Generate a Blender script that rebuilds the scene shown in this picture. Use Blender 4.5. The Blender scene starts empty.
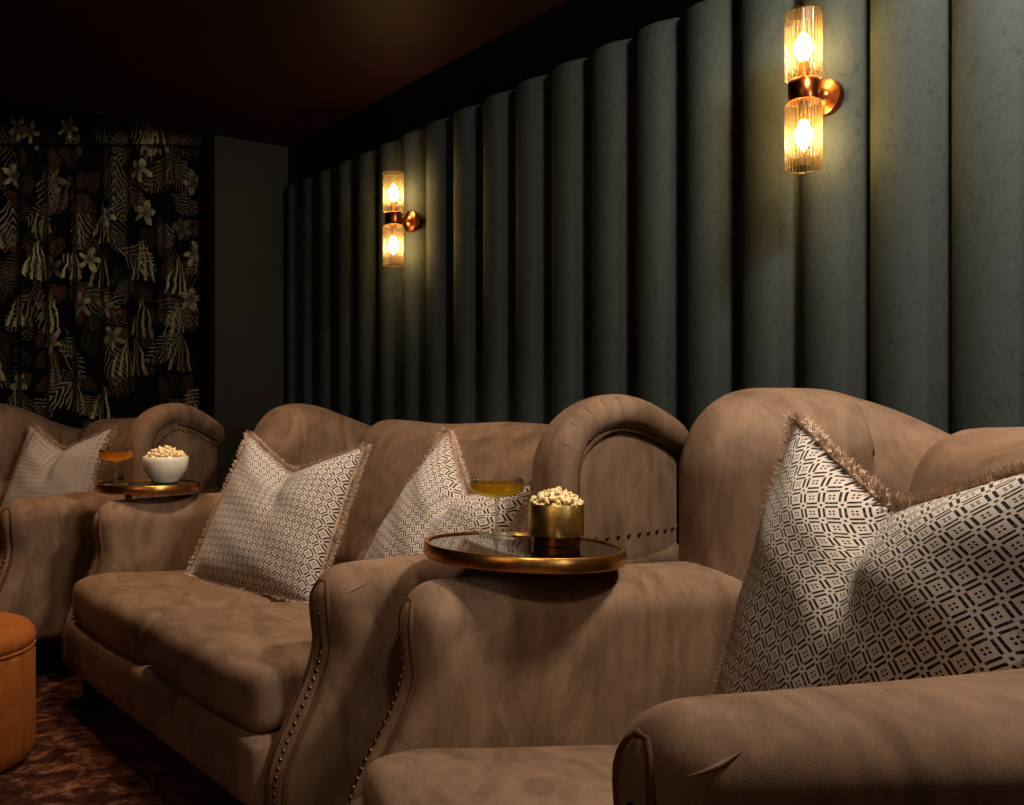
import bpy, bmesh, math, random
from mathutils import Vector, Matrix
random.seed(7)
C = bpy.context.scene.collection
PI = math.pi
sin, cos = math.sin, math.cos

# ------------------------------------------------------------------ helpers
def link(name, verts, faces, mat, parent=None, smooth=True, uvs=None, recalc=True):
    me = bpy.data.meshes.new(name)
    me.from_pydata([tuple(v) for v in verts], [], faces)
    if uvs:
        l = me.uv_layers.new(name='UVMap')
        for p in me.polygons:
            for li in p.loop_indices:
                l.data[li].uv = uvs[me.loops[li].vertex_index]
    if recalc:
        bm = bmesh.new(); bm.from_mesh(me)
        bmesh.ops.recalc_face_normals(bm, faces=bm.faces)
        bm.to_mesh(me); bm.free()
    if smooth:
        me.polygons.foreach_set('use_smooth', [True] * len(me.polygons))
        if name not in ('wing', 'arm', 'cover', 'seat_cushion', 'base', 'backrest', 'outside_back', 'arm_front_panel'): me.set_sharp_from_angle(angle=math.radians(52))
    me.materials.append(mat)
    o = bpy.data.objects.new(name, me); C.objects.link(o)
    if parent: o.parent = parent
    return o

def tag(o, label=None, cat=None, group=None, kind=None):
    if label: o['label'] = label
    if cat: o['category'] = cat
    if group: o['group'] = group
    if kind: o['kind'] = kind
    return o

def empty(name, loc, rz, label, cat, group=None):
    o = bpy.data.objects.new(name, None); C.objects.link(o)
    o.empty_display_size = .1
    o.location = loc; o.rotation_euler = (0, 0, rz)
    return tag(o, label, cat, group)

class MB:
    def __init__(s): s.v = []; s.f = []
    def add(s, vs, fs):
        n = len(s.v); s.v += [Vector(v) for v in vs]; s.f += [tuple(i + n for i in f) for f in fs]
    def build(s, name, mat, parent=None, smooth=True): return link(name, s.v, s.f, mat, parent, smooth)

def gridfaces(nu, nv, cu=False, cv=False):
    fs = []
    for i in range(nu if cu else nu - 1):
        for j in range(nv if cv else nv - 1):
            fs.append((i * nv + j, ((i + 1) % nu) * nv + j, ((i + 1) % nu) * nv + (j + 1) % nv, i * nv + (j + 1) % nv))
    return fs

def lathe(prof, n=48, center=(0, 0, 0), capb=True, capt=True, rib=0, ribn=0):
    """prof: list of (r,z) bottom to top"""
    vs = []
    for r, z in prof:
        for k in range(n):
            a = 2 * PI * k / n
            rr = r + (rib * cos(a * ribn) if rib else 0)
            vs.append((center[0] + rr * cos(a), center[1] + rr * sin(a), center[2] + z))
    fs = []
    for i in range(len(prof) - 1):
        for k in range(n):
            fs.append((i * n + k, i * n + (k + 1) % n, (i + 1) * n + (k + 1) % n, (i + 1) * n + k))
    if capb: fs.append(tuple(reversed(range(n))))
    if capt: fs.append(tuple((len(prof) - 1) * n + k for k in range(n)))
    return vs, fs

def tube(pts, r, n=8, caps=True, rf=None):
    pts = [Vector(p) for p in pts]; m = len(pts); vs = []
    ref = Vector((.123, .456, .88)).normalized()
    prev = None
    for i, p in enumerate(pts):
        t = (pts[min(i + 1, m - 1)] - pts[max(i - 1, 0)]).normalized()
        if prev is None: a = t.cross(ref).normalized()
        else:
            a = (prev - t * prev.dot(t)).normalized()
        prev = a; b = t.cross(a)
        rr = r * (rf(i / (m - 1)) if rf else 1)
        for k in range(n):
            an = 2 * PI * k / n
            vs.append(p + a * cos(an) * rr + b * sin(an) * rr)
    fs = [(i * n + k, i * n + (k + 1) % n, (i + 1) * n + (k + 1) % n, (i + 1) * n + k) for i in range(m - 1) for k in range(n)]
    if caps: fs += [tuple(reversed(range(n))), tuple((m - 1) * n + k for k in range(n))]
    return vs, fs

def box(x0, x1, y0, y1, z0, z1):
    v = [(x0,y0,z0),(x1,y0,z0),(x1,y1,z0),(x0,y1,z0),(x0,y0,z1),(x1,y0,z1),(x1,y1,z1),(x0,y1,z1)]
    return v, [(0,3,2,1),(4,5,6,7),(0,1,5,4),(1,2,6,5),(2,3,7,6),(3,0,4,7)]

def rbox(sx, sy, sz, r, nx=22, ny=22, nz=10, fn=None):
    """rounded, evenly gridded box centred on origin; fn deforms each vertex"""
    bm = bmesh.new()
    seen = {}
    def coords(n, half):
        # denser near the ends so that corners round well
        out = []
        for i in range(n + 1):
            t = -1 + 2 * i / n
            t = math.copysign(1 - (1 - abs(t)) ** 1.5, t)
            out.append(t * half)
        return out
    X, Y, Z = coords(nx, sx / 2), coords(ny, sy / 2), coords(nz, sz / 2)
    def vert(i, j, k):
        key = (i, j, k)
        if key not in seen:
            p = Vector((X[i], Y[j], Z[k]))
            q = Vector((max(-sx/2 + r, min(sx/2 - r, p.x)), max(-sy/2 + r, min(sy/2 - r, p.y)), max(-sz/2 + r, min(sz/2 - r, p.z))))
            d = p - q
            if d.length > 1e-9: p = q + d.normalized() * r
            if fn: p = fn(p)
            seen[key] = bm.verts.new(p)
        return seen[key]
    for i in range(nx):
        for j in range(ny):
            for k in (0, nz):
                bm.faces.new([vert(i,j,k), vert(i+1,j,k), vert(i+1,j+1,k), vert(i,j+1,k)])
    for i in range(nx):
        for k in range(nz):
            for j in (0, ny):
                bm.faces.new([vert(i,j,k), vert(i+1,j,k), vert(i+1,j,k+1), vert(i,j,k+1)])
    for j in range(ny):
        for k in range(nz):
            for i in (0, nx):
                bm.faces.new([vert(i,j,k), vert(i,j+1,k), vert(i,j+1,k+1), vert(i,j,k+1)])
    bm.verts.index_update()
    vs = [v.co.copy() for v in bm.verts]; fs = [tuple(v.index for v in f.verts) for f in bm.faces]
    bm.free()
    return vs, fs

def sm(t):
    t = max(0, min(1, t)); return t * t * (3 - 2 * t)

def spline(P, n):
    """Catmull-Rom through P"""
    P = [Vector(p) for p in P]; P = [P[0] * 2 - P[1]] + P + [P[-1] * 2 - P[-2]]
    out = []
    segs = len(P) - 3
    for i in range(n + 1):
        t = i / n * segs; k = min(int(t), segs - 1); t -= k
        a, b, c, d = P[k:k + 4]
        out.append(.5 * ((2 * b) + (c - a) * t + (2 * a - 5 * b + 4 * c - d) * t * t + (3 * b - a - 3 * c + d) * t ** 3))
    return out

# ------------------------------------------------------------------ materials
class NT:
    def __init__(s, name):
        s.m = bpy.data.materials.new(name); s.m.use_nodes = True
        s.t = s.m.node_tree; s.t.nodes.clear()
        s.out = s.t.nodes.new('ShaderNodeOutputMaterial')
    def n(s, typ, **kw):
        nd = s.t.nodes.new(typ)
        for k, v in kw.items(): setattr(nd, k, v)
        return nd
    def put(s, sock, v):
        if hasattr(v, 'is_output'): s.t.links.new(v, sock)
        elif v is not None:
            if hasattr(sock.default_value, '__len__') and not hasattr(v, '__len__'): v = (v,) * len(sock.default_value)
            if hasattr(sock.default_value, '__len__') and len(sock.default_value) == 4 and len(v) == 3: v = (*v, 1)
            sock.default_value = v
    def M(s, op, a, b=None, c=None):
        nd = s.n('ShaderNodeMath', operation=op)
        for i, v in enumerate((a, b, c)):
            if v is not None: s.put(nd.inputs[i], v)
        return nd.outputs[0]
    def mix(s, f, a, b, blend='MIX'):
        nd = s.n('ShaderNodeMix', data_type='RGBA', blend_type=blend)
        s.put(nd.inputs[0], f); s.put(nd.inputs[6], a); s.put(nd.inputs[7], b)
        return nd.outputs[2]
    def noise(s, vec, scale, detail=3, rough=.5, dist=0, dim='3D'):
        nd = s.n('ShaderNodeTexNoise', noise_dimensions=dim)
        if vec is not None: s.put(nd.inputs['Vector'], vec)
        nd.inputs['Scale'].default_value = scale; nd.inputs['Detail'].default_value = detail
        nd.inputs['Roughness'].default_value = rough; nd.inputs['Distortion'].default_value = dist
        return nd.outputs[0]
    def ramp(s, f, stops):
        nd = s.n('ShaderNodeValToRGB'); e = nd.color_ramp.elements
        while len(e) < len(stops): e.new(.5)
        for i, (p, c) in enumerate(stops):
            e[i].position = p; e[i].color = (*c, 1) if len(c) == 3 else c
        s.put(nd.inputs[0], f); return nd.outputs[0]
    def mapr(s, v, a, b, c, d):
        nd = s.n('ShaderNodeMapRange'); s.put(nd.inputs[0], v)
        for i, q in enumerate((a, b, c, d)): nd.inputs[i + 1].default_value = q
        return nd.outputs[0]
    def obj(s): return s.n('ShaderNodeTexCoord').outputs['Object']
    def uv(s): return s.n('ShaderNodeTexCoord').outputs['UV']
    def scalev(s, v, sc):
        nd = s.n('ShaderNodeVectorMath', operation='MULTIPLY'); s.put(nd.inputs[0], v); nd.inputs[1].default_value = sc
        return nd.outputs[0]
    def bump(s, h, strength=.2, dist=.01):
        nd = s.n('ShaderNodeBump'); nd.inputs['Strength'].default_value = strength; nd.inputs['Distance'].default_value = dist
        s.put(nd.inputs['Height'], h); return nd.outputs[0]
    def pbr(s, col, rough=.5, metal=0, normal=None, sheen=0, sheen_tint=None, sheen_r=.4, spec=.5, emit=None, es=0, trans=0, ior=1.45):
        b = s.n('ShaderNodeBsdfPrincipled')
        s.put(b.inputs['Base Color'], col); s.put(b.inputs['Roughness'], rough); b.inputs['Metallic'].default_value = metal
        if normal is not None: s.put(b.inputs['Normal'], normal)
        b.inputs['Sheen Weight'].default_value = sheen; b.inputs['Sheen Roughness'].default_value = sheen_r
        if sheen_tint: s.put(b.inputs['Sheen Tint'], sheen_tint)
        b.inputs['Specular IOR Level'].default_value = spec
        b.inputs['Transmission Weight'].default_value = trans; b.inputs['IOR'].default_value = ior
        if emit: s.put(b.inputs['Emission Color'], emit); b.inputs['Emission Strength'].default_value = es
        s.t.links.new(b.outputs[0], s.out.inputs[0]); return s.m

def srgb(r, g, b):
    f = lambda c: (c / 255 / 12.92) if c / 255 <= .04045 else ((c / 255 + .055) / 1.055) ** 2.4
    return (f(r), f(g), f(b))

def velvet(name, dark, light, scale=1.0, sheen=.35, fine=.12):
    t = NT(name); v = t.obj()
    n1 = t.noise(t.scalev(v, (1, 1.6, .8)), 5.5 * scale, 4, .6, 1.2)
    n2 = t.noise(t.scalev(v, (1.5, 1.5, .45)), 28 * scale, 3, .6, .4)
    n3 = t.noise(v, 420, 2, .5)
    f = t.M('ADD', t.M('MULTIPLY', n1, .66), t.M('ADD', t.M('MULTIPLY', n2, .20), t.M('MULTIPLY', n3, fine + .06)))
    col = t.ramp(f, [(.34, dark), (.66, light)])
    nb = t.bump(t.M('ADD', t.M('MULTIPLY', n3, .5), t.M('MULTIPLY', n2, .5)), .18, .004)
    return t.pbr(col, .85, 0, nb, sheen, light, .45, .15)

M = {}
M['velvet'] = velvet('taupe_velvet', srgb(101, 80, 65), srgb(146, 121, 101))
M['velvet_dark'] = velvet('taupe_velvet_piping', srgb(84, 58, 45), srgb(112, 84, 66))
M['orange'] = velvet('orange_velvet', srgb(138, 82, 38), srgb(164, 102, 52), 1.2, .3)
M['green'] = velvet('grey_green_velvet', srgb(30, 36, 36), srgb(64, 71, 69), 8, .18, .45)

def mat_plain(name, a, b, scale, rough=.7, bump=.1, spec=.3):
    t = NT(name); v = t.obj(); n = t.noise(v, scale, 4, .6)
    return t.pbr(t.ramp(n, [(.3, a), (.7, b)]), rough, 0, t.bump(n, bump, .005), spec=spec)
M['ceiling'] = mat_plain('dark_brown_ceiling_paint', srgb(50, 25, 18), srgb(56, 29, 21), 3, .6, .02)
M['black'] = mat_plain('black_band_paint', srgb(7, 7, 7), srgb(10, 10, 9), 6, .8, .02, .1)
M['grey_wall'] = mat_plain('charcoal_wall_paint', srgb(50, 50, 47), srgb(54, 54, 51), 4, .75, .03, .2)
M['wood'] = mat_plain('dark_stained_wood', srgb(32, 17, 11), srgb(48, 27, 17), 14, .35, .05, .5)

def mat_metal(name, c, rough, brush=0):
    t = NT(name); v = t.obj()
    n = t.noise(t.scalev(v, (1, 1, .2 if brush else 1)), 60, 3, .6)
    return t.pbr(t.ramp(n, [(.3, tuple(x * .8 for x in c)), (.7, c)]), t.mapr(n, .3, .7, rough * .9, rough * 1.15), 1, t.bump(n, .02 + brush, .0003))
M['brass'] = mat_metal('aged_brass', srgb(206, 156, 88), .32)
M['bronze'] = mat_metal('bronze', srgb(152, 92, 52), .3)
M['nail'] = mat_metal('antique_nail_brass', srgb(120, 88, 60), .3)
def mat_tin():
    t = NT('hammered_gold'); v = t.obj()
    n = t.noise(t.scalev(v, (1, 1, 1.6)), 150, 2, .5)
    return t.pbr(t.ramp(n, [(.3, srgb(206, 172, 96)), (.7, srgb(240, 208, 134))]), .36, 1, t.bump(n, .25, .0012))
M['tin'] = mat_tin()
def mat_tabletop():
    t = NT('black_glass'); n = t.noise(t.obj(), 5, 2)
    return t.pbr(t.ramp(n, [(.3, srgb(10, 10, 9)), (.7, srgb(15, 14, 13))]), .05, 0, None, spec=.8)
M['blackglass'] = mat_tabletop()
def mat_porcelain():
    t = NT('cream_porcelain'); n = t.noise(t.obj(), 9, 2)
    return t.pbr(t.ramp(n, [(.3, srgb(222, 213, 192)), (.7, srgb(236, 228, 208))]), .28, 0, None)
M['porcelain'] = mat_porcelain()
def mat_popcorn():
    t = NT('popcorn'); v = t.obj()
    n = t.noise(v, 130, 3, .6)
    return t.pbr(t.ramp(n, [(.3, srgb(205, 158, 84)), (.5, srgb(238, 216, 168)), (.7, srgb(250, 238, 208))]), .7, 0, t.bump(n, .4, .004), spec=.2)
M['popcorn'] = mat_popcorn()

def mat_glass(name, tint, gl=.12, trl=0.0, fres=1.45, tcol=(1, .62, .22)):
    """thin clear glass: see-through with a fresnel gloss"""
    t = NT(name)
    n = t.noise(t.obj(), 40, 2)
    tr = t.n('ShaderNodeBsdfTransparent'); t.put(tr.inputs[0], t.mix(n, tuple(x * .97 for x in tint), tint))
    g = t.n('ShaderNodeBsdfGlossy'); g.inputs['Roughness'].default_value = .06
    fr = t.n('ShaderNodeFresnel'); fr.inputs[0].default_value = fres
    fac = t.M('MINIMUM', t.M('ADD', t.M('MULTIPLY', fr.outputs[0], .9), gl * .3), 1)
    mx = t.n('ShaderNodeMixShader'); t.put(mx.inputs[0], fac)
    t.t.links.new(tr.outputs[0], mx.inputs[1]); t.t.links.new(g.outputs[0], mx.inputs[2])
    last = mx
    if trl:
        d = t.n('ShaderNodeBsdfTranslucent'); t.put(d.inputs[0], tcol)
        m2 = t.n('ShaderNodeMixShader'); m2.inputs[0].default_value = trl
        t.t.links.new(mx.outputs[0], m2.inputs[1]); t.t.links.new(d.outputs[0], m2.inputs[2]); last = m2
    t.t.links.new(last.outputs[0], t.out.inputs[0])
    return t.m
def mat_ribbed():
    t = NT('ribbed_amber_glass'); c = t.n('ShaderNodeSeparateXYZ'); t.put(c.inputs[0], t.obj())
    th = t.M('ARCTAN2', c.outputs[1], c.outputs[0])
    st = t.mapr(t.M('SINE', t.M('MULTIPLY', th, 30)), -.6, .6, 0, 1)
    tr = t.n('ShaderNodeBsdfTransparent'); t.put(tr.inputs[0], t.mix(st, (.38, .30, .22), (.88, .79, .64)))
    g = t.n('ShaderNodeBsdfGlossy'); g.inputs['Roughness'].default_value = .24; t.put(g.inputs[0], (1, .9, .78))
    fr = t.n('ShaderNodeFresnel'); fr.inputs[0].default_value = 1.3
    mx = t.n('ShaderNodeMixShader'); t.put(mx.inputs[0], t.M('MINIMUM', t.M('ADD', t.M('MULTIPLY', fr.outputs[0], .6), .01), .6))
    t.t.links.new(tr.outputs[0], mx.inputs[1]); t.t.links.new(g.outputs[0], mx.inputs[2])
    d = t.n('ShaderNodeBsdfTranslucent'); t.put(d.inputs[0], (1, .66, .25))
    m2 = t.n('ShaderNodeMixShader'); t.put(m2.inputs[0], t.mapr(st, 0, 1, .04, .012))
    t.t.links.new(mx.outputs[0], m2.inputs[1]); t.t.links.new(d.outputs[0], m2.inputs[2])
    t.t.links.new(m2.outputs[0], t.out.inputs[0])
    return t.m
M['glass'] = mat_glass('clear_glass', (.98, .98, .96), .03, .03, 1.33, (1, .95, .85))
M['ribglass'] = mat_ribbed()
M['stemglass'] = mat_glass('bright_stem_glass', (.98, .98, .96), .10, .22, 1.45, (1, .97, .92))
M['drink'] = mat_glass('pale_gold_drink', (.90, .74, .26), .02, .3, 1.05, (1, .80, .22))
M['drink_amber'] = mat_glass('amber_drink', (.95, .66, .26), .02, .5, 1.05, (1, .62, .2))
def mat_bulb():
    t = NT('warm_bulb'); n = t.noise(t.obj(), 30, 1)
    return t.pbr((1, .8, .5), .4, 0, emit=t.mix(n, (1, .70, .34), (1, .76, .42)), es=130)
M['bulb'] = mat_bulb()

def mat_carpet():
    t = NT('mottled_brown_carpet'); v = t.obj()
    n1 = t.noise(t.scalev(v, (1, 1, 1)), 9, 5, .65, 1.5); n2 = t.noise(v, 320, 2)
    n3 = t.noise(t.scalev(v, (2.2, .9, 1)), 17, 3, .6, .8)
    f = t.M('ADD', t.M('MULTIPLY', n1, .55), t.M('ADD', t.M('MULTIPLY', n3, .33), t.M('MULTIPLY', n2, .12)))
    col = t.ramp(f, [(.38, srgb(38, 22, 17)), (.5, srgb(78, 48, 36)), (.62, srgb(148, 106, 82))])
    return t.pbr(col, .95, 0, t.bump(n2, .5, .01), .2, srgb(140, 95, 70), .5, .1)
M['carpet'] = mat_carpet()

def mat_pillow():
    t = NT('block_print_linen')
    uv = t.uv()
    sx = t.n('ShaderNodeSeparateXYZ'); t.put(sx.inputs[0], uv)
    u, v = sx.outputs[0], sx.outputs[1]
    K = 16.2
    p = t.M('MULTIPLY', t.M('ADD', u, t.M('MULTIPLY', v, .92)), K * .72)
    q = t.M('MULTIPLY', t.M('SUBTRACT', u, t.M('MULTIPLY', v, .92)), K * .72)
    fp = t.M('FRACT', p); fq = t.M('FRACT', q)
    cp = t.M('ABSOLUTE', t.M('SUBTRACT', fp, .5)); cq = t.M('ABSOLUTE', t.M('SUBTRACT', fq, .5))
    dp = t.M('SUBTRACT', .5, cp); dq = t.M('SUBTRACT', .5, cq)
    near = lambda a, c, w: t.M('LESS_THAN', t.M('ABSOLUTE', t.M('SUBTRACT', a, c)), w)
    dash = t.M('MAXIMUM', t.M('MULTIPLY', near(dq, .12, .058), t.M('GREATER_THAN', dp, .20)),
               t.M('MULTIPLY', near(dp, .12, .058), t.M('GREATER_THAN', dq, .20)))
    dots = t.M('MULTIPLY', near(cp, .09, .05), near(cq, .09, .05))
    node = t.M('MULTIPLY', t.M('LESS_THAN', dp, .065), t.M('LESS_THAN', dq, .065))
    ink = t.M('MAXIMUM', dash, t.M('MAXIMUM', dots, node))
    wear = t.noise(uv, 90, 2, .6)
    ink = t.M('MULTIPLY', ink, t.mapr(wear, .3, .5, .78, 1))
    weave = t.noise(uv, 700, 1)
    base = t.mix(weave, srgb(190, 178, 169), srgb(208, 197, 188))
    col = t.mix(ink, base, srgb(38, 30, 32))
    return t.pbr(col, .85, 0, t.bump(weave, .2, .002), .15, None, .5, .15)
M['pillow'] = mat_pillow()
def mat_fringe():
    t = NT('brush_fringe_wool'); n = t.noise(t.obj(), 160, 2)
    return t.pbr(t.ramp(n, [(.3, srgb(160, 136, 117)), (.7, srgb(212, 188, 166))]), .9, 0, None, .2, None, .5, .1)
M['fringe'] = mat_fringe()

def mat_curtain():
    t = NT('botanical_print_curtain'); uv = t.uv()
    def layer(scale, off, kind):
        mp = t.n('ShaderNodeVectorMath', operation='ADD'); t.put(mp.inputs[0], uv); mp.inputs[1].default_value = (off, off * 1.7, 0)
        wob = t.n('ShaderNodeTexNoise', noise_dimensions='2D'); t.put(wob.inputs['Vector'], mp.outputs[0]); wob.inputs['Scale'].default_value = 14
        wb = t.n('ShaderNodeVectorMath', operation='MULTIPLY_ADD'); t.put(wb.inputs[0], wob.outputs['Color']); wb.inputs[1].default_value = (.032, .032, 0); t.put(wb.inputs[2], mp.outputs[0])
        vo = t.n('ShaderNodeTexVoronoi', voronoi_dimensions='2D', feature='F1'); t.put(vo.inputs['Vector'], wb.outputs[0])
        vo.inputs['Scale'].default_value = scale; vo.inputs['Randomness'].default_value = .8
        d = t.n('ShaderNodeVectorMath', operation='SUBTRACT'); t.put(d.inputs[0], wb.outputs[0]); t.put(d.inputs[1], vo.outputs['Position'])
        c = t.n('ShaderNodeSeparateXYZ'); t.put(c.inputs[0], vo.outputs['Color'])
        s = t.n('ShaderNodeSeparateXYZ'); t.put(s.inputs[0], d.outputs[0])
        x, y = s.outputs[0], s.outputs[1]
        if kind == 'frond':
            a = t.M('MULTIPLY', t.M('SUBTRACT', c.outputs[0], .5), 2.4)
            ca, sa = t.M('COSINE', a), t.M('SINE', a)
            lx = t.M('ABSOLUTE', t.M('SUBTRACT', t.M('MULTIPLY', x, ca), t.M('MULTIPLY', y, sa)))
            ly = t.M('ADD', t.M('MULTIPLY', x, sa), t.M('MULTIPLY', y, ca))
            L, W = .62 / scale, .34 / scale
            yn = t.M('DIVIDE', ly, L)
            env = t.M('MULTIPLY', t.M('SUBTRACT', 1, t.M('MULTIPLY', yn, yn)), W)
            m1 = t.M('LESS_THAN', lx, env)
            st = t.M('SINE', t.M('MULTIPLY', t.M('ADD', t.M('MULTIPLY', ly, .9), t.M('MULTIPLY', lx, 1.5)), 150 * scale / 4))
            m = t.M('MULTIPLY', m1, t.mapr(st, -.1, .9, 0, 1))
        elif kind == 'willow':
            L, W = .6 / scale, .25 / scale
            yn = t.M('DIVIDE', y, L)
            m1 = t.M('LESS_THAN', t.M('ABSOLUTE', x), t.M('MULTIPLY', W, t.M('SUBTRACT', .75, yn)))
            m1 = t.M('MULTIPLY', m1, t.M('LESS_THAN', t.M('ABSOLUTE', yn), .8))
            ang = t.M('ARCTAN2', x, t.M('SUBTRACT', .7 / scale, y))
            st = t.M('SINE', t.M('MULTIPLY', ang, 42))
            m = t.M('MULTIPLY', m1, t.mapr(st, -.2, .9, 0, 1))
        else:
            r = t.M('SQRT', t.M('ADD', t.M('MULTIPLY', x, x), t.M('MULTIPLY', y, y)))
            th = t.M('ADD', t.M('ARCTAN2', y, x), t.M('MULTIPLY', c.outputs[0], 6))
            rad = t.M('MULTIPLY', t.M('ADD', .62, t.M('MULTIPLY', t.M('COSINE', t.M('MULTIPLY', th, 5)), .30)), .34 / scale)
            m = t.M('MULTIPLY', t.M('LESS_THAN', r, rad), t.mapr(r, .03 / scale, .2 / scale, .15, 1))
        m = t.M('MULTIPLY', m, t.mapr(c.outputs[1], *((.50, .75) if kind == 'flower' else (.34, .58)), .03, 1))
        return m, c.outputs[2]
    col = srgb(7, 7, 8)
    for scale, off, kind, ca, cb in ((4.4, 0, 'frond', srgb(66, 62, 46), srgb(140, 130, 100)), (6.6, 21.3, 'frond', srgb(52, 58, 56), srgb(128, 118, 92)), (4.3, 3.3, 'willow', srgb(120, 108, 76), srgb(172, 160, 122)),
                                     (4.6, 7.1, 'flower', srgb(128, 120, 94), srgb(172, 164, 134)), (8.5, 11.7, 'frond', srgb(70, 66, 54), srgb(112, 74, 54))):
        m, r = layer(scale, off, kind)
        col = t.mix(m, col, t.mix(r, ca, cb))
    return t.pbr(col, .9, 0, None, spec=.1)
M['curtain'] = mat_curtain()

# ------------------------------------------------------------------ camera frame of the room:
# wall with the channels at y = WALL, floor z = 0, eye height 1.0
EYE = 1.0
WALL = 2.18
cam = bpy.data.cameras.new('camera'); camo = bpy.data.objects.new('camera', cam); C.objects.link(camo)
camo.location = (0, 0, EYE); camo.rotation_euler = (PI / 2, 0, math.atan2(.835, .55))
cam.sensor_width = 36; cam.lens = 910 / 1024 * 36; cam.shift_x = .109; cam.shift_y = .0015; cam.clip_start = .02
bpy.context.scene.camera = camo
def fromcam(X, Z):   # plan position from sideways and forward distances off the eye
    return Vector((.55 * X - .835 * Z, .835 * X + .55 * Z))

# ------------------------------------------------------------------ the room shell
PIER = -4.376
CEIL = 2.367
def struct(name, vs, fs, m, parent=None, smooth=False):
    o = link(name, vs, fs, m, parent, smooth)
    if not parent: o['kind'] = 'structure'
    return o
struct('floor', *box(-7.2, 2.2, -2.6, 2.4, -.05, 0), M['carpet'])
struct('ceiling', *box(PIER, 2.2, -2.6, 2.4, CEIL, CEIL + .1), M['ceiling'])
struct('trim_1', *box(PIER, 2.2, WALL - .012, WALL + .02, 2.152, CEIL), M['black'])
struct('trim_2', *box(PIER - .081, PIER + .006, 1.728, 1.752, 0, CEIL), M['black'])
wb = struct('wall_back', *box(PIER - .02, 2.2, WALL + .02, WALL + .12, 0, CEIL), M['black'])
# pier face that closes the channelled wall on the left, and the curtained alcove beyond it
struct('wall_left', *box(PIER - .08, PIER, 1.735, WALL + .02, 0, CEIL), M['grey_wall'])
mb = MB(); mb.add(*box(-7.2, PIER - .08, 2.28, 2.4, 0, 2.7)); mb.add(*box(-7.2, -7.1, -2.6, 2.4, 0, 2.7))
mb.build('wall_alcove', M['black'], None, False)['kind'] = 'structure'
struct('ceiling_alcove', *box(-7.2, PIER, -2.6, 2.4, 2.62, 2.7), M['black'])
struct('trim_3', *box(PIER - .02, PIER, -2.6, 1.757, CEIL, 2.62), M['black'])
struct('wall_right', *box(2.2, 2.3, -2.6, 2.4, 0, CEIL), M['grey_wall'])

# upholstered channels, each a padded column
SP = .18723
k0 = -1.418
def channel(x0, x1):
    zs = [0, .4, .8, 1.2, 1.6, 1.9, 2.135, 2.144, 2.149, 2.152]
    n = 18; vs = []
    for z in zs:
        zf = 1 if z < 2.135 else math.sqrt(max(0, 1 - ((z - 2.135) / .018) ** 2))
        for i in range(n + 1):
            t = -1 + 2 * i / n
            t = math.copysign(1 - (1 - abs(t)) ** 1.4, t)
            w = (1 - abs(t) ** 2.0) ** .62 if abs(t) < 1 else 0
            vs.append(((x0 + x1) / 2 + t * (x1 - x0) / 2, WALL + .02 - .070 * w * (.35 + .65 * zf), z))
    return vs, gridfaces(len(zs), n + 1)
x = k0 + SP * 11
while x > PIER + .02:
    x0 = max(x - SP, PIER + .002)
    link('upholstered_channel', *channel(x0, x), M['green'], wb)
    x -= SP

# ------------------------------------------------------------------ seating
def nailmesh():
    prof = [(.0055, 0), (.0052, .0018), (.0036, .0034), (.0016, .0041)]
    vs, fs = lathe(prof, 8)
    return vs, fs
NAIL = None
def nail(p, nrm, parent):
    global NAIL
    if NAIL is None:
        o = link('nail_head', *nailmesh(), M['nail'], parent); NAIL = o.data
    else:
        o = bpy.data.objects.new('nail_head', NAIL); C.objects.link(o); o.parent = parent
    o.location = p
    o.rotation_mode = 'QUATERNION'; o.rotation_quaternion = Vector((0, 0, 1)).rotation_difference(Vector(nrm).normalized())

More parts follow.
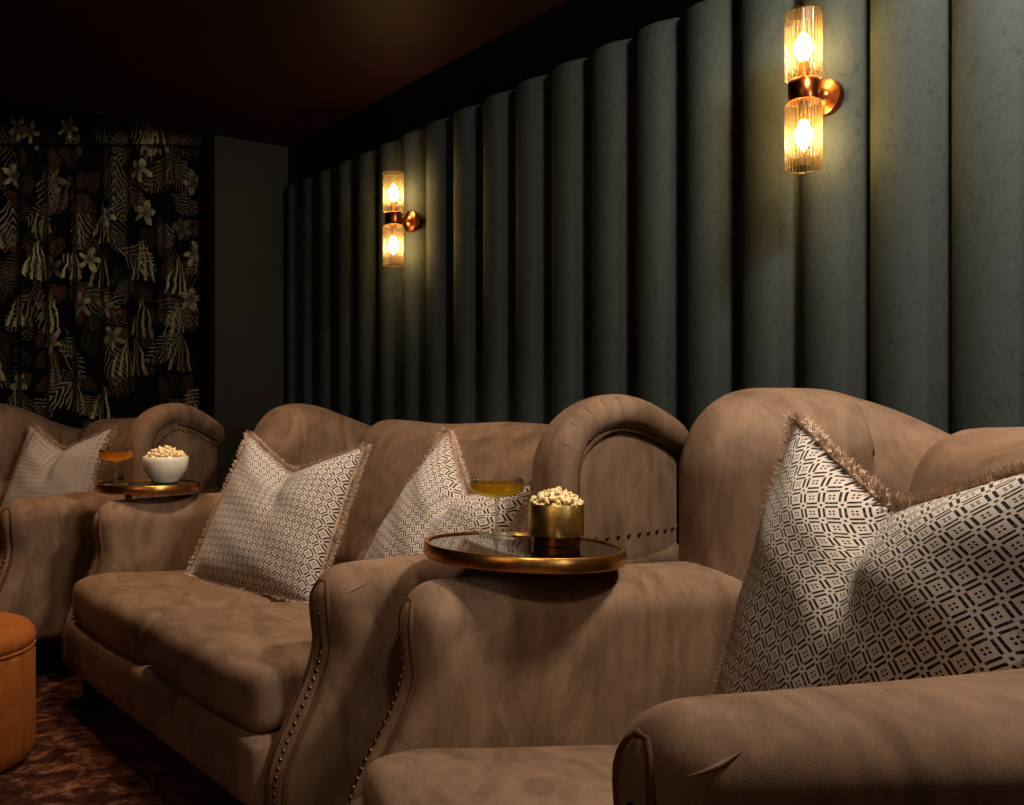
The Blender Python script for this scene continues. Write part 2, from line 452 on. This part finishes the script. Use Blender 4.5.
ZB, ZT, YR = .145, .66, 1.15     # arm bottom, arm crown, sofa depth
def yfront(z):
    """scooped S-curve of the arm front"""
    t = (z - ZB) / (ZT - ZB)
    y = .015 + .112 * sm((t - .12) / .58) - .008 * sin(PI * min(1, max(0, (t - .70) / .30)))
    if t > .86: y += .055 * (1 - math.sqrt(max(0, 1 - ((t - .86) / .14) ** 2)))
    return y
def arm(hw, sx, parent, nails=True, rise=0.0):
    ZT = globals()['ZT'] + rise
    def yfront(z): return globals()['yfront'](ZB + (z - ZB) * (globals()['ZT'] - ZB) / (ZT - ZB))
    xin = lambda y: hw - .004 + 0.0 * y
    wid = lambda y: .135 + .092 * sm(y / .62)
    ns, nt = 34, 34
    inner, outer = [], []
    for i in range(ns + 1):
        s = (i / ns) ** 2
        for j in range(nt + 1):
            tt = 1 - (1 - j / nt) ** 2
            z = ZB + tt * (ZT - ZB)
            yf = yfront(z)
            y = yf + s * (YR - yf)
            df, dt = y - yf, ZT - z
            rf, rt = .05, .075
            gf = math.sqrt(1 - (1 - min(1, df / rf)) ** 2)
            gt = math.sqrt(1 - (1 - min(1, dt / rt)) ** 2)
            g = gf * gt
            xm = xin(y) + wid(y) / 2
            h = wid(y) / 2 * g
            # slight bulge of the padding over the outside
            bul = .005 * sin(PI * min(1, (z - ZB) / (ZT - ZB))) * gf * gt
            inner.append(Vector((sx * (xm - h), y, z)))
            outer.append(Vector((sx * (xm + h + bul), y, z)))
    n = len(inner)
    fs = gridfaces(ns + 1, nt + 1)
    vs = inner + outer
    fs = fs + [tuple(a + n for a in reversed(f)) for f in fs]
    # close bottom and rear
    for i in range(ns):
        a, b = i * (nt + 1), (i + 1) * (nt + 1)
        fs.append((a, b, b + n, a + n))
    for j in range(nt):
        a, b = ns * (nt + 1) + j, ns * (nt + 1) + j + 1
        fs.append((a, b, b + n, a + n))
    o = link('arm', vs, fs, M['velvet'], parent)
    bm = bmesh.new(); bm.from_mesh(o.data); bmesh.ops.remove_doubles(bm, verts=bm.verts, dist=1e-5)
    bmesh.ops.recalc_face_normals(bm, faces=bm.faces); bm.to_mesh(o.data); bm.free()
    o.data.polygons.foreach_set('use_smooth', [True] * len(o.data.polygons))
    # front facing: an S-shaped narrow panel with piping on both edges and a line of nails
    zs = [ZB + .012 + (ZT - .035 - ZB - .012) * i / 40 for i in range(41)]
    W = .068
    xc = hw + .066
    fv = []
    for z in zs:
        taper = 1 if z < ZT - .09 else math.sqrt(max(.02, 1 - ((z - ZT + .09) / .058) ** 2))
        y = yfront(z)
        for k in range(7):
            t = -1 + k / 3
            fv.append(Vector((sx * (xc + t * W / 2 * taper), y + .0005 + .013 * t * t - .006, z)))
    link('arm_front_panel', fv, gridfaces(len(zs), 7), M['velvet'], o)
    path = []
    for sgn in (-1, 1):
        p = []
        for z in zs:
            taper = 1 if z < ZT - .09 else math.sqrt(max(.02, 1 - ((z - ZT + .09) / .058) ** 2))
            p.append(Vector((sx * (xc + sgn * W / 2 * taper), yfront(z) + .005, z)))
        path += p if sgn < 0 else p[::-1]
    link('piping', *tube(path, .0058, 8), M['velvet_dark'], o)
    if nails:
        m = 24
        for i in range(m):
            z = ZB + .03 + (ZT - .10 - ZB - .03) * i / (m - 1)
            dy = (yfront(z + .01) - yfront(z - .01)) / .02
            nail((sx * (xc + .012), yfront(z) - .0065, z), (0, -1, dy), o)
    # little gathered pleat over the outside corner of the crown
    def surf(y, z):
        gf = math.sqrt(1 - (1 - max(0, min(1, (y - yfront(z)) / .05))) ** 2); gt = math.sqrt(1 - (1 - max(0, min(1, (ZT - z) / .075))) ** 2)
        return xin(y) + wid(y) / 2 + wid(y) / 2 * gf * gt
    pl = []
    for i in range(13):
        t = i / 12; z = ZT - .052 + .022 * t; y = yfront(z) + .022 + .045 * t
        pl.append(Vector((sx * (surf(y, z) + .001), y, z)))
    link('gather_pleat', *tube(pl, .0026, 8, True, lambda t: .1 + sin(PI * t)), M['velvet'], o)
    return o

def wing(hp, sx, parent, nails_arch=False, nails_low=True, drop=0.0, wf=0.0, wx=0.0, wy=0.0, cs=.22):
    """padded wing that rises off the arm and wraps round to the back"""
    W0 = hp + wx
    path = spline([(W0 + .128, .72 - wf + wy, 0), (W0 + .150, .88 - wf * .6 + wy, 0), (W0 + .152, 1.03 - wf * .3 + wy, 0), (W0 + .125, 1.16 + wy, 0), (W0 + .02, 1.235 + wy, 0), (W0 - .14, 1.25 + wy, 0), (W0 - .32, 1.245 + wy, 0)], 120)
    acc = [0]
    for a, b in zip(path, path[1:]): acc.append(acc[-1] + (b - a).length)
    L = acc[-1]
    def at(q):
        q = max(0, min(L, q)); k = 0
        while k < len(acc) - 2 and acc[k + 1] < q: k += 1
        f = (q - acc[k]) / max(1e-9, acc[k + 1] - acc[k])
        p = path[k].lerp(path[k + 1], f)
        t = (path[min(k + 2, len(path) - 1)] - path[max(0, k - 1)]).normalized()
        return p, Vector((-t.y, t.x, 0))      # normal pointing inwards (towards the sitter)
    def top(q):
        if q < .23: return .835 - drop + .19 * (1 - (1 - q / .23) ** 2.4) ** .55
        return 1.025 - drop - .115 * sm((q - cs) / .46) - .02 * sm((q - .5) / .3)
    zb = .46
    outl = [Vector((0, zb + (top(0) - zb) * i / 14, 0)) for i in range(15)]
    outl += [Vector((L * (i / 120) ** 1.5, top(L * (i / 120) ** 1.5), 0)) for i in range(1, 121)]
    def dist(q, z):
        p = Vector((q, z, 0)); best = 9
        for a, b in zip(outl, outl[1:]):
            ab = b - a; l2 = ab.length_squared
            if l2 < 1e-12: continue
            t = max(0, min(1, (p - a).dot(ab) / l2)); best = min(best, (p - a - ab * t).length_squared)
        return math.sqrt(best)
    nq, nz = 50, 30
    inn, out = [], []
    for i in range(nq + 1):
        q = L * (i / nq) ** 1.55
        p, nr = at(q)
        for j in range(nz + 1):
            tt = 1 - (1 - j / nz) ** 1.7
            z = zb + tt * (top(q) - zb)
            d = 0 if (i == 0 or j == nz) else dist(q, z)
            R = .042
            o = .85 * math.sqrt(max(0, R * R - (d - R) ** 2)) + .004 * min(1, d / .03) if d < 2 * R else .004
            if d < 1e-6: o = 0
            T = .155 + .03 * sm(q / .5)
            ii = T * (1 - (1 - min(1, d / .17)) ** 2.2) ** .5 * (1 - .25 * sm((q - L + .15) / .15))
            ii *= 1 + .0 * z
            inn.append((p + nr * ii) + Vector((0, 0, z)))
            out.append((p - nr * o) + Vector((0, 0, z)))
    n = len(inn)
    fs = gridfaces(nq + 1, nz + 1)
    fs = fs + [tuple(a + n for a in reversed(f)) for f in fs]
    for i in range(nq):
        a, b = i * (nz + 1), (i + 1) * (nz + 1); fs.append((a, b, b + n, a + n))
    for j in range(nz):
        a, b = nq * (nz + 1) + j, nq * (nz + 1) + j + 1; fs.append((a, b, b + n, a + n))
    mir = lambda v: Vector((sx * v.x, v.y, v.z))
    w = link('wing', [mir(v) for v in inn + out], fs, M['velvet'], parent)
    bm = bmesh.new(); bm.from_mesh(w.data); bmesh.ops.remove_doubles(bm, verts=bm.verts, dist=1e-5)
    bmesh.ops.recalc_face_normals(bm, faces=bm.faces); bm.to_mesh(w.data); bm.free()
    w.data.polygons.foreach_set('use_smooth', [True] * len(w.data.polygons))
    # piping inside the roll, following the arch on the outside face
    pts = []
    for i in range(60):
        # inner arch: offset outline by .09
        if i < 16:
            q, z = .088, .50 + (.82 - .50) * i / 16
        else:
            f = (i - 16) / 43
            an = PI - f * PI * .5 if f < .5 else None
            if f < .42:
                a_ = f / .42
                q = .088 + .145 * (1 - cos(a_ * PI / 2)); z = .82 + .118 * sin(a_ * PI / 2)
            else:
                q = .233 + (.52 - .233) * (f - .42) / .58; z = min(.938, top(q) - .088)
        p, nr = at(q)
        pts.append(mir(p - nr * .010 + Vector((0, 0, z))))
    link('wing_piping', *tube(pts, .0065, 8), M['velvet_dark'], w)
    # gathered pleats where the roll turns the corner
    for qa in (.02, .055, .10, .15, .20):
        t0 = (qa, top(qa)); e = .004
        tq, tz = e * 2, top(qa + e) - top(max(0, qa - e)); tl_ = math.hypot(tq, tz); nq, nz2 = tz / tl_, -tq / tl_
        pp = []
        for k in range(13):
            f = k / 12; dd = .086 * f
            q1, z1 = t0[0] + nq * dd, t0[1] + nz2 * dd
            d = dist(q1, z1); R = .042
            o = .85 * math.sqrt(max(0, R * R - (d - R) ** 2)) if d < 2 * R else 0
            p, nr = at(q1); pp.append(mir(p - nr * (o + .0012) + Vector((0, 0, z1))))
        link('roll_pleat', *tube(pp, .0030, 6, True, lambda t: .15 + sin(PI * t)), M['velvet'], w)
    def put(q, z, off=.006):
        p, nr = at(q); nv = -nr
        nail(mir(p - nr * off + Vector((0, 0, z))), mir(nv), w)
    if nails_low:
        for i in range(12): put(.11 + .42 * i / 11, .672)
    if nails_arch:
        for i in range(22):
            f = i / 21
            if f < .45:
                a_ = f / .45; put(.115 + .14 * (1 - cos(a_ * PI / 2)), .78 + .115 * sin(a_ * PI / 2), .006)
            else:
                q = .255 + .27 * (f - .45) / .55; put(q, min(.895, top(q) - .115), .006)
    return w

def seat(name, hw, loc, rz, label, cat, cushions, nails_arch=False, nails_low=True, drops=(0, 0), bhalf=None, sink=0.0, pitch=.08, rises=(0, 0), bz=0.0, wf=0.0, wx=0.0, wy=0.0, cs=.22, wl=None):
    hp = hw + .06
    r = empty(name, loc, rz, label, cat)
    # base with front rail
    vs, fs = rbox(2 * hw + .03, 1.17, .150, .022, 20, 16, 6)
    link('base', [v + Vector((0, .58, .2185)) for v in vs], fs, M['velvet'], r)
    # seat cushions
    cw = 2 * hw / cushions
    for k in range(cushions):
        cx = -hw + cw * (k + .5)
        ph = k * 1.7 + hw * 9
        def fn(p, ph=ph):
            e = (1 - (abs(p.x) / (cw / 2)) ** 2.2) * (1 - (abs(p.y) / .46) ** 2.4)
            z = p.z - pitch * max(0, p.y + .34) + (.024 * max(0, e) if p.z > 0 else 0)
            if p.z > 0: z += .004 * sin(p.x * 19 + ph) * cos(p.y * 15 + ph)
            # front lip sags a little
            if p.y < -.36: z -= .008 * sm((-.36 - p.y) / .10)
            return Vector((p.x, p.y - (.016 * (1 - (p.x / (cw / 2)) ** 2) if p.y < -.2 else 0), z))
        vs, fs = rbox(cw - .010, .92, .142, .040, 26, 28, 10, fn)
        link('seat_cushion', [v + Vector((cx, .475, .368 - sink)) for v in vs], fs, M['velvet'], r)
    # back: leaning padded slab with a rolled top
    bw = 2 * (bhalf or hp - .12)
    def fb(p):
        e = 1 - (abs(p.x) / (bw / 2)) ** 4
        lean = .17 * (p.z + .27) / .54
        bulge = -.045 * max(0, e) * cos(p.z / .27 * PI / 2 * .9) if p.y < 0 else 0
        return Vector((p.x, p.y + lean + bulge, p.z + .006 * sin(p.x * 9)))
    vs, fs = rbox(bw, .19, .56, .088, 34, 10, 22, fb)
    link('backrest', [v + Vector((0, 1.03, .655 + bz)) for v in vs], fs, M['velvet'], r)
    vs, fs = rbox(2 * hp - .05, .10, .60, .04, 16, 6, 10)
    link('outside_back', [v + Vector((0, 1.20, .46)) for v in vs], fs, M['velvet'], r)
    for sx in (-1, 1):
        arm(hw, sx, r, True, rises[0 if sx < 0 else 1])
        wing(hp, sx, r, nails_arch and sx > 0, nails_low and sx > 0, drops[0 if sx < 0 else 1], wf if sx > 0 or wl is None else wl[0], wx if sx > 0 or wl is None else wl[1], wy, cs)
        for y in (.075, 1.13):
            lv, lf = lathe([(.017, 0), (.019, .01), (.03, .13), (.031, .149)], 16, (sx * (hw - .02), y, 0))
            link('leg', lv, lf, M['wood'], r)
    return r

B = seat('loveseat', .66, (-2.415, .752, 0), math.radians(3),
         'taupe velvet two-cushion loveseat with two patterned pillows, between the two side tables', 'sofa', 2, drops=(.022, 0), wf=.05, wl=(-.02, -.05), rises=(.008, 0))
A = seat('armchair', .345, (-1.085, .724, 0), math.radians(-17),
         'nearest taupe velvet armchair, on the right with the big pillow, under the larger wall light', 'armchair', 1, drops=(-.012, 0), bhalf=.205, cs=.33, sink=.06, pitch=.10, rises=(0, .028), bz=.025, wx=-.06, wy=.05)
Cc = seat('armchair', .33, (-3.75, .30, 0), math.radians(30),
          'far left taupe velvet armchair in front of the leafy curtain, cut by the frame', 'armchair', 1, True, False, (.02, .02), wf=.09)

# ------------------------------------------------------------------ pillows
def pillow(loc, rz, lean, size, dip, label, dipx=0.0, ear=.05, roll=0, seed=1, thick=.085, fold=1.0):
    rnd = random.Random(seed)
    h = size / 2
    N = 60
    def outline(s, t):
        # edges curve inwards between the corners, the top is chopped to a V
        x = s * h * (1 - ear * 1.1 * (1 - t * t) * abs(s)); z = t * h * (1 - ear * .9 * (1 - s * s) * abs(t))
        up = sm((t + .35) / 1.35)
        g = max(0, 1 - math.sqrt((s - dipx) ** 2 + .012) / .95)
        z -= dip * g * up ** 1.6
        # ears drawn a little together by the chop
        x -= (s - dipx) * dip * .10 * up
        return x, z
    def thickf(s, t):
        e = max(0, 1 - abs(s) ** 2.6) ** .55 * max(0, 1 - abs(t) ** 2.6) ** .55
        return thick * e
    fr, bk, uv = [], [], []
    for i in range(N + 1):
        s = -1 + 2 * i / N
        for j in range(N + 1):
            t = -1 + 2 * j / N
            x, z = outline(s, t); th = thickf(s, t)
            # crease that runs down from the chop and pulls the front in, with full lobes beside it
            up = sm((t + .5) / 1.5)
            cre = math.exp(-((s - dipx - .10 * (1 - t)) / .13) ** 2)
            lob = math.exp(-((abs(s - dipx) - .5) / .28) ** 2)
            th2 = th * (1 - .55 * cre * up * fold) + th * .22 * lob * up * fold
            wr = .004 * sin(9 * s + 5 * t + seed) * cos(7 * t - 3 * s) * min(1, th / .05)
            fr.append(Vector((x, -th2 - wr, z))); bk.append(Vector((x, th * .75, z)))
            uv.append((s * .5, t * .5))
    n = len(fr)
    fs = gridfaces(N + 1, N + 1)
    fs = fs + [tuple(a + n for a in reversed(f)) for f in fs]
    root = empty('throw_pillow', loc, 0, label, 'pillow')
    root.rotation_euler = (Matrix.Rotation(rz, 3, 'Z') @ Matrix.Rotation(-lean, 3, 'X') @ Matrix.Rotation(roll, 3, 'Y')).to_euler()
    o = link('cover', fr + bk, fs, M['pillow'], root, True, [(a * size / .5, b * size / .5) for a, b in uv] * 2)
    # brush fringe all round: thousands of short strands
    mb = MB()
    per = []
    for k in range(4 * 90):
        e, f = divmod(k, 90); f = -1 + 2 * f / 90
        s, t = [(f, 1), (1, -f), (-f, -1), (-1, f)][e]
        x, z = outline(s, t); x2, z2 = outline(s * .97, t * .97)
        per.append((Vector((x, 0, z)), Vector((x - x2, 0, z - z2)).normalized()))
    core = [p - d * .002 for p, d in per]
    mb.add(*tube(core + [core[0]], .0075, 7, False))
    for k in range(len(per)):
        p, d = per[k]; q, d2 = per[(k + 1) % len(per)]
        for m in range(13):
            f = rnd.random(); b = p.lerp(q, f); dd = d.lerp(d2, f).normalized()
            side = (q - p).normalized()
            a = rnd.uniform(-1.15, 1.15)
            v = (dd * cos(a) + Vector((0, 1, 0)) * sin(a) + side * rnd.uniform(-.35, .35)).normalized()
            l = rnd.uniform(.017, .029)
            wv = side * .0013
            b0 = b + v * .003
            m_ = b0 + v * l * .6 + side * rnd.uniform(-.002, .002)
            mb.add([b0 - wv, b0 + wv, m_ + wv, m_ - wv, b0 + v * l], [(0, 1, 2, 3), (3, 2, 4)])
    link('fringe', mb.v, mb.f, M['fringe'], root, False, None, False)
    return root

pillow((-2.60, 1.25, .655), math.radians(25), math.radians(28), .505, .115,
       'patterned fringed pillow with two pointed ears, at the left end of the loveseat', seed=3, roll=math.radians(4))
pillow((-1.99, 1.45, .655), math.radians(4), math.radians(28), .475, .12,
       'patterned fringed pillow at the right end of the loveseat, behind the champagne glass', seed=5, dipx=.05, roll=math.radians(17))
pillow((-.755, 1.345, .672), math.radians(-19), math.radians(15), .585, .118,
       'large patterned fringed pillow on the nearest armchair, at the right edge', seed=8, thick=.10, dipx=-.02, roll=math.radians(3))
pillow((-4.17, .93, .66), math.radians(30), math.radians(24), .50, .11,
       'patterned fringed pillow on the far left armchair', seed=11)

# ------------------------------------------------------------------ side tables
def side_table(cx, cy, zt, R, px, py, label, tiltm=(0, 0)):
    r = empty('side_table', (cx, cy, 0), 0, label, 'table', None)
    vs, fs = lathe([(R - .012, zt - .030), (R - .003, zt - .029), (R, zt - .025), (R, zt - .003), (R - .002, zt), (R - .009, zt), (R - .010, zt - .004)], 96)
    tilt = tiltm
    tl = lambda vs: [Vector((v[0], v[1], v[2] - tilt[0] * (.55 * v[0] + .835 * v[1]) - tilt[1] * (-.835 * v[0] + .55 * v[1]))) for v in vs]
    rim = link('rim', tl(vs), fs, M['brass'], r)
    vs, fs = lathe([(R - .0105, zt - .010), (R - .0105, zt - .0035), (.01, zt - .0034)], 96)
    link('table_top', tl(vs), fs, M['blackglass'], r)
    dx, dy = px - cx, py - cy
    vs, fs = lathe([(.013, .012), (.013, zt - .025)], 20, (dx, dy, 0)); link('post', vs, fs, M['brass'], r)
    vs, fs = lathe([(.11, 0), (.11, .010), (.104, .014)], 40, (dx, dy, 0)); link('foot_plate', vs, fs, M['brass'], r)
    return r
TN = (-1.42, 1.238, .714); TF = (-3.235, 1.045, .718)
side_table(*TN, .205, -1.52, 1.27, 'round black glass side table with brass rim holding the gold popcorn tin', (.03, .02))
side_table(*TF, .18, -3.29, .99, 'round black glass side table with brass rim holding the white popcorn bowl', (0, .01))

def coupe(x, y, z, label, drink):
    r = empty('coupe_glass', (x, y, z), 0, label, 'glass')
    vs, fs = lathe([(.040, 0), (.041, .0015), (.03, .0035), (.008, .0055), (.0036, .012), (.0032, .05), (.0034, .074), (.007, .080)], 40)
    link('stem', vs, fs, M['stemglass'], r)
    prof = [(.007, .080), (.03, .0845), (.05, .0905), (.0575, .096), (.0588, .105), (.0588, .122), (.0575, .1225), (.0572, .105), (.055, .0975), (.03, .087), (.004, .083)]
    vs, fs = lathe(prof, 96, (0, 0, 0), False, True, .0004, 48)
    link('bowl', vs, fs, M['glass'], r)
    vs, fs = lathe([(.004, .0835), (.03, .0865), (.0535, .0945), (.0575, .100), (.0581, .106), (.0581, .1155), (.057, .1157), (.001, .1157)], 48)
    link('drink', vs, fs, M[drink], r)
    return r
coupe(-1.567, 1.288, TN[2] - .002, 'clear stemmed coupe glass of pale gold drink beside the gold popcorn tin', 'drink')
coupe(-3.27, .94, TF[2] - .0033, 'clear stemmed coupe glass of amber drink beside the white popcorn bowl', 'drink_amber')

# gold tin
def tin(x, y, z):
    r = empty('popcorn_tin', (x, y, z), 0, 'hammered gold round tin of popcorn on the near side table', 'tin')
    vs, fs = lathe([(.049, 0), (.049, .017), (.051, .0185)], 64); link('foot_ring', vs, fs, M['bronze'], r)
    vs, fs = lathe([(.04, .0185), (.056, .0185), (.057, .021), (.057, .082), (.0562, .084), (.0545, .083), (.054, .07), (.054, .03), (.001, .029)], 64)
    link('cup', vs, fs, M['tin'], r)
    return r
TX, TY = -1.402, 1.312
tin(TX, TY, TN[2] - .0033)
# white bowl
BX, BY = -3.225, 1.105
BZ = TF[2] - .0022
r = empty('popcorn_bowl', (BX, BY, BZ), 0, 'cream white bowl heaped with popcorn on the far side table', 'bowl')
vs, fs = lathe([(.038, 0), (.044, .002), (.048, .007), (.062, .025), (.076, .05), (.081, .078), (.081, .094), (.0795, .0955), (.078, .094), (.077, .08), (.07, .05), (.05, .02), (.001, .012)], 64)
link('bowl_body', vs, fs, M['porcelain'], r)

# popcorn pieces
def kernel(seed):
    rn = random.Random(seed)
    bm = bmesh.new(); bmesh.ops.create_icosphere(bm, subdivisions=3, radius=1)
    lobes = [(Vector((rn.uniform(-1, 1), rn.uniform(-1, 1), rn.uniform(-1, 1))).normalized(), rn.uniform(.35, .8)) for _ in range(9)]
    for v in bm.verts:
        d = v.co.normalized(); rr = .50
        for l, a in lobes: rr = max(rr, .50 + a * (max(0, d.dot(l)) ** 9))
        v.co = d * rr * .0088
    bm.verts.index_update()
    vs = [v.co.copy() for v in bm.verts]; fs = [tuple(v.index for v in f.verts) for f in bm.faces]; bm.free()
    me = bpy.data.meshes.new('popcorn_piece'); me.from_pydata(vs, [], fs)
    me.polygons.foreach_set('use_smooth', [True] * len(me.polygons)); me.materials.append(M['popcorn'])
    return me
KM = [kernel(s) for s in range(5)]
def heap(x, y, z, R, H, n, label, group, seed, sc):
    rn = random.Random(seed)
    for i in range(n):
        f = math.sqrt((i + .5) / n); a = i * 2.39996
        rr = R * f
        zz = z + H * (1 - f ** 1.7) + rn.uniform(-.005, .006)
        o = bpy.data.objects.new('popcorn_piece', KM[rn.randrange(5)]); C.objects.link(o)
        o.location = (x + rr * cos(a), y + rr * sin(a), zz)
        o.rotation_euler = (rn.uniform(0, 6), rn.uniform(0, 6), rn.uniform(0, 6))
        s = sc * rn.uniform(.85, 1.2); o.scale = (s, s, s)
        tag(o, label, 'popcorn', group)
    # pieces packed underneath keep the heap solid
heap(TX, TY, TN[2] + .078, .050, .026, 60, 'pale popped popcorn piece heaped in the gold tin', 'popcorn in the gold tin', 1, 1.0)
heap(BX, BY, TF[2] + .088, .070, .034, 75, 'pale popped popcorn piece heaped in the white bowl', 'popcorn in the white bowl', 2, 1.05)

# ------------------------------------------------------------------ wall lights
def sconce(x, label):
    y = WALL - .147
    r = empty('wall_light', (x, y, 1.760), 0, label, 'wall light'); r.scale = (1.03, 1.03, 1.03)
    vs, fs = lathe([(.0325, -.026), (.034, -.024), (.034, .024), (.0325, .026)], 48); link('centre_band', vs, fs, M['bronze'], r)
    # back plate and stub arm, along +y
    def rot(vs): return [Vector((v[0], v[2], v[1])) for v in vs]
    prof = [(.011, .03), (.011, .055), (.015, .064), (.024, .070), (.038, .074), (.043, .077), (.043, .098)]
    vs, fs = lathe(prof, 48); link('back_plate', rot(vs), fs, M['bronze'], r)
    for sg in (-1, 1):
        z0, z1 = .024, .183
        prof = [(.0335, z0), (.040, z0 + .006), (.0405, z0 + .012), (.0405, z1 - .004), (.0405, z1)]
        prof = [(a, sg * b) for a, b in prof]
        vs, fs = lathe(prof, 144, (0, 0, 0), False, False, .0008, 30)
        s = link('glass_shade', vs, fs, M['ribglass'], r)
        rim = [(.0405 * cos(2 * PI * k / 48), .0405 * sin(2 * PI * k / 48), sg * z1) for k in range(49)]
        link('glass_rim', *tube(rim, .0016, 6, False), M['ribglass'], s)
        hold = lathe([(.011, sg * .026), (.011, sg * .068), (.009, sg * .07)], 24); link('lamp_holder', *hold, M['bronze'], r)
        bp = [(.008, .07), (.010, .078), (.0175, .092), (.0185, .104), (.016, .119), (.009, .130), (.004, .137), (.001, .139)]
        vs, fs = lathe([(a, sg * b) for a, b in bp], 24); link('bulb', vs, fs, M['bulb'], r)
    return r
sconce(-1.307, 'bronze double wall light with ribbed glass shades, the larger one at upper right')
sconce(-3.139, 'bronze double wall light with ribbed glass shades, the smaller one further along the wall')

# ------------------------------------------------------------------ curtain and pelmet
def pathcam():
    pts = [(-3.0, 4.75), (-2.2, 4.75), (-1.6, 4.75), (-1.22, 4.76), (-1.06, 4.80), (-.97, 4.88), (-.92, 4.98), (-.88, 5.14)]
    return [Vector((*fromcam(*p), 0)) for p in pts]
P = spline(pathcam(), 600)
acc = [0]
for a, b in zip(P, P[1:]): acc.append(acc[-1] + (b - a).length)
def sheet(name, z0, z1, fold, amp, off, nz, label, cat, ruffle=0):
    vs, uv = [], []
    for i, p in enumerate(P):
        t = (P[min(i + 1, 600)] - P[max(i - 1, 0)]).normalized(); n = Vector((t.y, -t.x, 0))
        s = acc[i]
        for j in range(nz + 1):
            z = z0 + (z1 - z0) * j / nz
            w = sin(2 * PI * s / fold + .5 * sin(s * 3.1)) + .35 * sin(2 * PI * s / fold * 2.1 + z * .8)
            vs.append(p + n * (off + amp * w * (1 - .4 * ruffle * j / nz)) + Vector((0, 0, z)))
            uv.append((s * 1.25, z))
    o = link(name, vs, gridfaces(601, nz + 1), M['curtain'], None, True, uv)
    so = o.modifiers.new('cloth_thickness', 'SOLIDIFY'); so.thickness = .004
    return tag(o, label, cat)
sheet('curtain', .01, 2.40, .145, .030, .0, 24, 'black floor-length curtain printed with pale leaves and flowers behind the far armchair', 'curtain')
sheet('curtain_pelmet', 2.336, 2.50, .6, .004, .075, 4, 'leaf-printed fabric pelmet across the top of the black curtain', 'pelmet')

# ------------------------------------------------------------------ pouf
def pouf(x, y, R, H):
    r = empty('pouf', (x, y, 0), 0, 'round orange velvet pouf on the carpet in the lower left corner', 'pouf')
    prof = [(R - .03, .004), (R - .012, .010), (R - .003, .03), (R, .06), (R, H - .085), (R - .004, H - .072), (R - .010, H - .066)]
    n = 192; vs = []
    for rr, z in prof:
        for k in range(n):
            a = 2 * PI * k / n; ph = (a * 22 / (2 * PI)) % 1
            g = -.006 * math.exp(-(min(ph, 1 - ph) / .06) ** 2)
            vs.append(((rr + g) * cos(a), (rr + g) * sin(a), z))
    fs = gridfaces(len(prof), n, False, True) + [tuple(reversed(range(n)))]
    link('drum', vs, fs, M['orange'], r)
    vs, fs = lathe([(R - .012, H - .068), (R - .002, H - .060), (R + .001, H - .045), (R - .003, H - .028), (R - .016, H - .012), (R - .04, H - .004), (R * .5, H), (.01, H + .001)], 96)
    link('top_cushion', vs, fs, M['orange'], r)
    ring = [((R - .004) * cos(2 * PI * k / 96), (R - .004) * sin(2 * PI * k / 96), H - .066) for k in range(97)]
    link('piping', *tube(ring, .005, 8, False), M['orange'], r)
pouf(-2.815, .345, .225, .385)

# ------------------------------------------------------------------ light
def lamp(name, typ, loc, energy, col, target=None, **kw):
    l = bpy.data.lights.new(name, typ); l.energy = energy; l.color = col
    for k, v in kw.items(): setattr(l, k, v)
    o = bpy.data.objects.new(name, l); C.objects.link(o); o.location = loc
    if target: o.rotation_euler = (Vector(target) - Vector(loc)).to_track_quat('-Z', 'Y').to_euler()
    return o
WARM = (1, .52, .17); NEU = (1, .89, .76)
lamp('ceiling_spot', 'SPOT', (-.48, 1.58, 2.32), 88, NEU, (-1.5, 1.25, .3), spot_size=math.radians(165), spot_blend=.5, shadow_soft_size=.12)
lamp('ceiling_spot_loveseat', 'SPOT', (-2.25, 1.05, 2.32), 52, (1, .80, .61), (-2.5, 1.15, .4), spot_size=math.radians(84), spot_blend=.7, shadow_soft_size=.10)
lamp('ceiling_spot_far', 'SPOT', (-3.45, .55, 2.32), 32, (1, .64, .40), (-3.6, .8, .4), spot_size=math.radians(80), spot_blend=.8, shadow_soft_size=.10)
lamp('curtain_fill', 'SPOT', (-3.3, -.3, 2.32), 14, (1, .92, .78), (-4.9, .9, 1.3), spot_size=math.radians(80), spot_blend=.8, shadow_soft_size=.08)  # added lamp with no known fixture, brightens the curtain print
lamp('wall_grazer', 'SPOT', (2.0, 1.60, 1.35), 70, (.90, .95, 1), (-2.2, 2.17, 1.05), spot_size=math.radians(50), spot_blend=.8, shadow_soft_size=.12)
lamp('table_spot', 'SPOT', (.35, .15, 2.28), 40, (1, .86, .68), (-1.40, 1.25, .62), spot_size=math.radians(34), spot_blend=.9, shadow_soft_size=.10)
lamp('room_fill', 'AREA', (.2, -1.8, 1.9), 7, (1, .66, .42), (-2.4, 1.0, .3), shape='DISK', size=1.4)
for x in (-1.307, -3.139):
    for z in (1.760 + .108, 1.760 - .108):
        lamp('bulb_light', 'POINT', (x, WALL - .147, z), 7, WARM, shadow_soft_size=.017)

w = bpy.data.worlds.new('world'); bpy.context.scene.world = w; w.use_nodes = True
w.node_tree.nodes['Background'].inputs[0].default_value = (.012, .010, .009, 1)
w.node_tree.nodes['Background'].inputs[1].default_value = .35
sc = bpy.context.scene
sc.view_settings.view_transform = 'Standard'
try: sc.view_settings.look = 'Medium High Contrast'
except Exception: pass
sc.view_settings.exposure = .42
